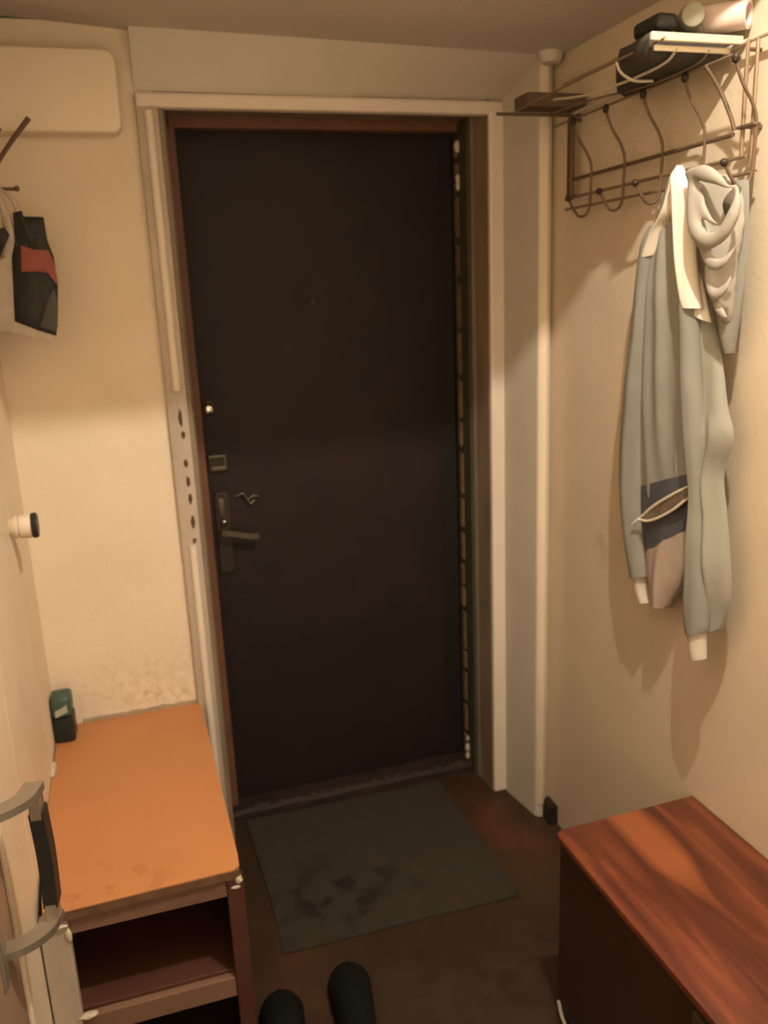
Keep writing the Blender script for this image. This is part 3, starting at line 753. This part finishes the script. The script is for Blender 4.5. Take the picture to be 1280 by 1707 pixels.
# ------------------------------------------------------------------ things on the shelf
bm = new()
fp = [(0.925, 1.375), (0.985, 1.376), (1.088, 1.380), (1.094, 1.52), (1.094, 1.71), (1.045, 1.665), (0.965, 1.54), (0.938, 1.49)]
sheetpts = []
lo, mid, hi = [], [], []
cx = sum(p[0] for p in fp)/8; cy = sum(p[1] for p in fp)/8
fpd = dens(fp, 3)
R = []
for s, z in ((0.80, SZ-0.022), (0.95, SZ-0.014), (1.0, SZ+0.006), (0.95, SZ+0.018), (0.7, SZ+0.024), (0.3, SZ+0.026)):
    R.append([bm.verts.new((cx+(x-cx)*s, cy+(y-cy)*s, z+0.004*noise.noise(Vector((x*30, y*30, s*3)))*(1 if z > SZ+0.008 else 0))) for x, y in fpd])
for a, b in zip(R, R[1:]):
    for i in range(len(fpd)): bm.faces.new((a[i], a[(i+1) % len(fpd)], b[(i+1) % len(fpd)], b[i]))
bm.faces.new(R[0][::-1]); bm.faces.new(R[-1])
tag(obj('folded_bag', bm, BAGM, smooth=True, angle=60), 'black folded bag lying on the near end of the wire shelf', 'bag')
# grey jar lying on the bag
bm = new(); lathe(bm, (1.010, 1.372, SZ+0.048), (0.45, 0.89, 0.0), [(0, 0.012), (0.004, 0.019), (0.02, 0.022), (0.07, 0.022), (0.078, 0.015), (0.095, 0.013), (0.097, 0.001)], 24)
tag(obj('jar', bm, GREYHAT, smooth=True), 'grey rounded jar lying on the black bag on the shelf', 'jar')
bm = new(); box(bm, 0.945, 0.988, 1.38, 1.46, SZ+0.024, SZ+0.052, bev=0.010, seg=3)
tag(obj('shoe_brush', bm, BLACKCLOTH, smooth=True, angle=60), 'small black pouch left of the grey jar on the shelf', 'pouch').name = 'pouch'
bm = new()
lathe(bm, (1.050, 1.425, SZ+0.050), (0.55, -0.83, -0.06), [(0, 0.020), (0.004, 0.0235), (0.02, 0.0235), (0.022, 0.022), (0.024, 0.0235), (0.095, 0.0235), (0.0955, 0.018), (0.06, 0.016), (0.059, 0.001)], 28)
tag(obj('paper_roll', bm, ROLL, smooth=True), 'pinkish white roll with an open end lying at the near end of the shelf', 'roll')
bm = new(); box(bm, 0.955, 1.105, 1.885, 1.955, SZ+0.004, SZ+0.034, bev=0.003)
tag(obj('small_board', bm, BOARDM), 'small dark brown board lying on the far end of the wire shelf', 'board')

# ------------------------------------------------------------------ jacket
jk = thing('hooded_jacket', 'grey and white hooded jacket with navy pocket band hanging from the rack hook', 'jacket', (1.05, 1.44, 1.78))
def drape(name, rows, x0, m, depth=0.02, folds=(), back=0.008, nu=26, sub=5, wr=0.002, seed=0.0, dx=None):
    """rows: (yL,zL,yR,zR) from top to bottom; front bulges toward the room (-x)"""
    # smooth the rows
    P = [Vector(r) for r in ([tuple(r) for r in rows])] if False else [list(r) for r in rows]
    out = []
    Q = [P[0]]+P+[P[-1]]
    for i in range(1, len(Q)-2):
        for k in range(sub):
            t = k/sub; row = []
            for c in range(4):
                a, b, c2, d = Q[i-1][c], Q[i][c], Q[i+1][c], Q[i+2][c]
                row.append(0.5*((2*b)+(c2-a)*t+(2*a-5*b+4*c2-d)*t*t+(-a+3*b-3*c2+d)*t**3))
            out.append(row)
    out.append(P[-1]); n = len(out)
    bm = new(); F = []; B = []
    for j, (yl, zl, yr, zr) in enumerate(out):
        v = j/(n-1); fr = []; bk = []
        wd = abs(yr-yl)+1e-4
        xx = x0 if dx is None else x0+dx(v)
        for i in range(nu+1):
            u = i/nu
            y = yl+(yr-yl)*u; z = zl+(zr-zl)*u
            e = math.sin(math.pi*u)**0.5 if 0 < u < 1 else 0.0
            d = min(depth, wd*0.6)*e
            for (fu, fw, fd, v0, v1) in folds:   # ridge at u=fu
                if v0 <= v <= v1:
                    k = max(0.0, math.sin(math.pi*(v-v0)/(v1-v0)))**0.6
                    cu = fu(v) if callable(fu) else fu
                    d += fd*k*math.exp(-((u-cu)/fw)**2)*min(1, wd/0.06)
            d += wr*noise.noise(Vector((y*22+seed, z*9, seed)))*e*1.6
            fr.append(bm.verts.new((xx-d, y, z)))
            bk.append(bm.verts.new((xx+back*e, y, z)) if 0 < u < 1 else fr[-1])
        F.append(fr); B.append(bk)
    for j in range(n-1):
        for i in range(nu):
            bm.faces.new((F[j][i], F[j][i+1], F[j+1][i+1], F[j+1][i]))
            q = [B[j][i+1], B[j][i], B[j+1][i], B[j+1][i+1]]
            bm.faces.new(q)
    for r, (a, b) in enumerate(((F[0], B[0]), (F[-1], B[-1]))):
        loop = a+b[1:-1][::-1]
        bm.faces.new(loop)
    return obj(name, bm, m, jk, smooth=True, angle=60)

LEFT_PANEL = [(1.495, 1.791, 1.465, 1.787), (1.527, 1.74, 1.461, 1.733), (1.565, 1.674, 1.452, 1.666), (1.588, 1.603, 1.44, 1.599), (1.603, 1.479, 1.418, 1.485), (1.603, 1.324, 1.401, 1.347), (1.575, 1.167, 1.39, 1.208), (1.551, 1.076, 1.384, 1.135), (1.537, 0.996, 1.383, 1.073), (1.516, 0.94, 1.397, 0.998), (1.491, 0.902, 1.435, 0.913)]
NAVY = [(1.551, 1.156, 1.379, 1.219), (1.547, 1.106, 1.376, 1.175), (1.54, 1.053, 1.378, 1.135), (1.523, 1.01, 1.383, 1.101)]
LEFT_SLEEVE = [(1.548, 1.70, 1.525, 1.70), (1.572, 1.651, 1.522, 1.648), (1.59, 1.555, 1.536, 1.554), (1.608, 1.428, 1.545, 1.432), (1.627, 1.268, 1.549, 1.279), (1.625, 1.13, 1.545, 1.147), (1.599, 1.023, 1.53, 1.041), (1.57, 0.938, 1.511, 0.961)]
LEFT_CUFF = [(1.562, 0.947, 1.523, 0.959), (1.553, 0.914, 1.521, 0.925), (1.537, 0.889, 1.51, 0.898)]
YOKE_LEFT = [(1.46, 1.797, 1.445, 1.795), (1.48, 1.768, 1.441, 1.763), (1.504, 1.726, 1.438, 1.725), (1.541, 1.672, 1.483, 1.7), (1.568, 1.636, 1.518, 1.642)]
YOKE_STRIP = [(1.439, 1.799, 1.431, 1.798), (1.443, 1.780, 1.412, 1.778), (1.436, 1.75, 1.393, 1.747), (1.426, 1.665, 1.376, 1.662), (1.414, 1.599, 1.364, 1.598), (1.402, 1.541, 1.345, 1.539)]
YOKE_RIGHT = [(1.403, 1.62, 1.382, 1.619), (1.399, 1.576, 1.361, 1.575), (1.393, 1.536, 1.335, 1.513)]
RIGHT_PANEL = [(1.429, 1.60, 1.37, 1.60), (1.429, 1.553, 1.356, 1.531), (1.401, 1.44, 1.321, 1.445), (1.386, 1.348, 1.297, 1.359), (1.378, 1.29, 1.276, 1.305), (1.365, 1.22, 1.296, 1.234), (1.355, 1.149, 1.283, 1.166), (1.345, 1.065, 1.266, 1.088), (1.338, 0.979, 1.255, 1.007), (1.336, 0.915, 1.264, 0.954), (1.327, 0.895, 1.272, 0.926)]
RIGHT_SLEEVE = [(1.41, 1.549, 1.366, 1.549), (1.394, 1.442, 1.351, 1.445), (1.372, 1.306, 1.33, 1.312), (1.352, 1.19, 1.32, 1.197), (1.346, 1.094, 1.305, 1.105), (1.348, 0.993, 1.29, 1.012), (1.346, 0.916, 1.284, 0.939), (1.34, 0.894, 1.286, 0.918)]
RIGHT_CUFF = [(1.34, 0.902, 1.294, 0.919), (1.331, 0.868, 1.29, 0.885), (1.322, 0.843, 1.288, 0.86)]
HOOD = [(1.419, 1.781, 1.319, 1.768), (1.424, 1.75, 1.282, 1.734), (1.414, 1.707, 1.272, 1.694), (1.389, 1.662, 1.274, 1.654), (1.361, 1.618, 1.283, 1.615), (1.334, 1.575, 1.284, 1.574), (1.317, 1.533, 1.286, 1.533), (1.308, 1.508, 1.292, 1.509)]
COLLAR = [(1.414, 1.77, 1.287, 1.754), (1.41, 1.717, 1.281, 1.704), (1.389, 1.63, 1.281, 1.625), (1.343, 1.532, 1.285, 1.532), (1.316, 1.457, 1.297, 1.458)]
drape('body_panel', LEFT_PANEL, 1.075, COATG, 0.022, [(0.35, 0.07, 0.006, 0.15, 0.75), (0.6, 0.08, 0.010, 0.1, 0.6), (0.85, 0.05, 0.006, 0.3, 0.9)], seed=1)
nb = [(NAVY[0][0], NAVY[0][1], NAVY[0][2], NAVY[0][3])]+NAVY[1:]
drape('pocket_band', nb, 1.064, COATN, 0.018, seed=2)['label'] = 'navy band with a slanted pocket'
low = [(1.523, 1.012, 1.384, 1.103), (1.518, 0.97, 1.388, 1.05), (1.505, 0.935, 1.402, 0.985), (1.488, 0.902, 1.437, 0.912)]
drape('lower_panel', low, 1.066, COATL, 0.020, [(0.45, 0.12, 0.008, 0.0, 0.9)], seed=3, wr=0.006)
drape('sleeve', LEFT_SLEEVE, 1.066, COATB, 0.026, [(lambda v: 0.55+0.1*math.sin(v*5), 0.15, 0.005, 0.2, 0.95)], seed=4)
drape('cuff', LEFT_CUFF, 1.068, CUFF, 0.02, seed=5)
drape('collar_lining', COLLAR, 1.075, COATB, 0.02, [(0.5, 0.2, 0.008, 0.1, 0.7)], seed=6)
drape('body_panel', RIGHT_PANEL, 1.070, COATG, 0.024, [(lambda v: 0.3+0.3*v, 0.12, 0.012, 0.2, 0.6), (lambda v: 0.75-0.2*v, 0.1, 0.010, 0.3, 0.9)], seed=7, wr=0.007)
drape('sleeve', RIGHT_SLEEVE, 1.046, COATB, 0.026, [(0.3, 0.15, 0.006, 0.1, 0.9)], seed=8)
drape('cuff', RIGHT_CUFF, 1.048, CUFF, 0.022, seed=9)
drape('white_yoke', YOKE_LEFT, 1.056, COATW, 0.016, [(0.45, 0.15, 0.006, 0.3, 1.0)], seed=10)
drape('white_yoke', YOKE_STRIP, 1.040, COATW, 0.020, [(0.35, 0.15, 0.008, 0.1, 1.0)], seed=11)
drape('white_yoke', YOKE_RIGHT, 1.052, COATW, 0.014, seed=12)
hood = drape('hood', HOOD, 1.062, COATH, 0.030, [(lambda v: 0.3+0.5*v, 0.12, 0.008, 0.0, 0.75)], seed=13, wr=0.012, nu=40, sub=9)
HB = bmesh.new()
def swag(pts, r0, m=COATH, flat=0.7, name='hood_fold'):
    P = smooth_path(pts, 10); bm = HB if name == 'hood_fold' else new(); rings = []; seg = 16; n = len(P)
    for i, p in enumerate(P):
        t = (P[min(i+1, n-1)]-P[max(i-1, 0)]).normalized(); xn = Vector((-1, 0, 0)); xn = (xn-t*xn.dot(t)).normalized(); bn = t.cross(xn)
        u = i/(n-1); r = r0*(0.25+0.75*math.sin(math.pi*min(max(u, 0.02), 0.98))**0.7)*(1+0.18*noise.noise(p*25))
        rings.append([bm.verts.new(p+xn*math.cos(2*math.pi*k/seg)*r*flat+bn*math.sin(2*math.pi*k/seg)*r) for k in range(seg)])
    for a, b in zip(rings, rings[1:]):
        for k in range(seg): bm.faces.new((a[k], a[(k+1) % seg], b[(k+1) % seg], b[k]))
    bm.faces.new(rings[0][::-1]); bm.faces.new(rings[-1])
    if name != 'hood_fold': return obj(name, bm, m, hood, smooth=True, angle=80)
swag([(1.020, 1.380, 1.780), (1.012, 1.357, 1.763), (1.005, 1.345, 1.711), (1.002, 1.324, 1.672), (1.0, 1.288, 1.655), (1.002, 1.258, 1.662), (1.005, 1.240, 1.685), (1.010, 1.234, 1.715), (1.018, 1.250, 1.746)], 0.017)
swag([(1.015, 1.385, 1.778), (1.010, 1.350, 1.774), (1.006, 1.315, 1.768), (1.006, 1.283, 1.755), (1.012, 1.256, 1.735)], 0.015)
swag([(1.022, 1.385, 1.765), (1.012, 1.335, 1.740), (1.008, 1.318, 1.712), (1.010, 1.300, 1.690), (1.014, 1.280, 1.680)], 0.010)
swag([(1.024, 1.345, 1.700), (1.016, 1.328, 1.664), (1.010, 1.306, 1.633), (1.008, 1.278, 1.614), (1.012, 1.254, 1.622), (1.020, 1.238, 1.648)], 0.013)
swag([(1.030, 1.330, 1.640), (1.022, 1.316, 1.605), (1.018, 1.300, 1.575), (1.018, 1.281, 1.563), (1.022, 1.264, 1.576), (1.028, 1.255, 1.600)], 0.012)
swag([(1.034, 1.310, 1.575), (1.030, 1.296, 1.548), (1.030, 1.280, 1.530), (1.034, 1.264, 1.522)], 0.011)
swag([(1.046, 1.275, 1.742), (1.036, 1.282, 1.718), (1.040, 1.294, 1.698)], 0.014, mat('hood_cavity_shade', (0.10, 0.085, 0.065), 0.8), name='hood_opening_shade')  # solid fold coloured dark to stand in for shade inside the hood
HB.transform(Matrix.Translation(-world_loc(hood)))
bmesh.ops.recalc_face_normals(HB, faces=HB.faces)
HB.from_mesh(hood.data); HB.to_mesh(hood.data); HB.free()
for p_ in hood.data.polygons: p_.use_smooth = True
rm = hood.modifiers.new('cloth', 'REMESH'); rm.mode = 'VOXEL'; rm.voxel_size = 0.004; rm.use_smooth_shade = True
sm_ = hood.modifiers.new('soften', 'SMOOTH'); sm_.factor = 0.6; sm_.iterations = 30
def band(name, pts, r, m): 
    bm = new(); tube(bm, pts, r, 8); return obj(name, bm, m, jk, smooth=True)
band('piping', [(1.042, 1.520, 1.094), (1.040, 1.472, 1.132), (1.040, 1.413, 1.169), (1.044, 1.366, 1.196)], 0.0030, PIPING)
band('piping', [(1.042, 1.520, 1.092), (1.041, 1.489, 1.096), (1.040, 1.448, 1.114), (1.040, 1.398, 1.145), (1.044, 1.362, 1.176)], 0.0030, PIPING)
band('zip_pull', [(1.040, 1.520, 1.093), (1.038, 1.532, 1.083), (1.038, 1.541, 1.074)], 0.0032, PIPING)
bm = new()
pk_ = [(1.518, 1.092), (1.489, 1.098), (1.448, 1.116), (1.398, 1.147), (1.362, 1.176), (1.366, 1.194), (1.413, 1.167), (1.472, 1.130)]
prism(bm, pk_, 'x', 1.0405, 1.046)
obj('pocket_opening', bm, mat('pocket_lining', (0.20, 0.155, 0.11), 0.8, var=0.5, vscale=40), jk)
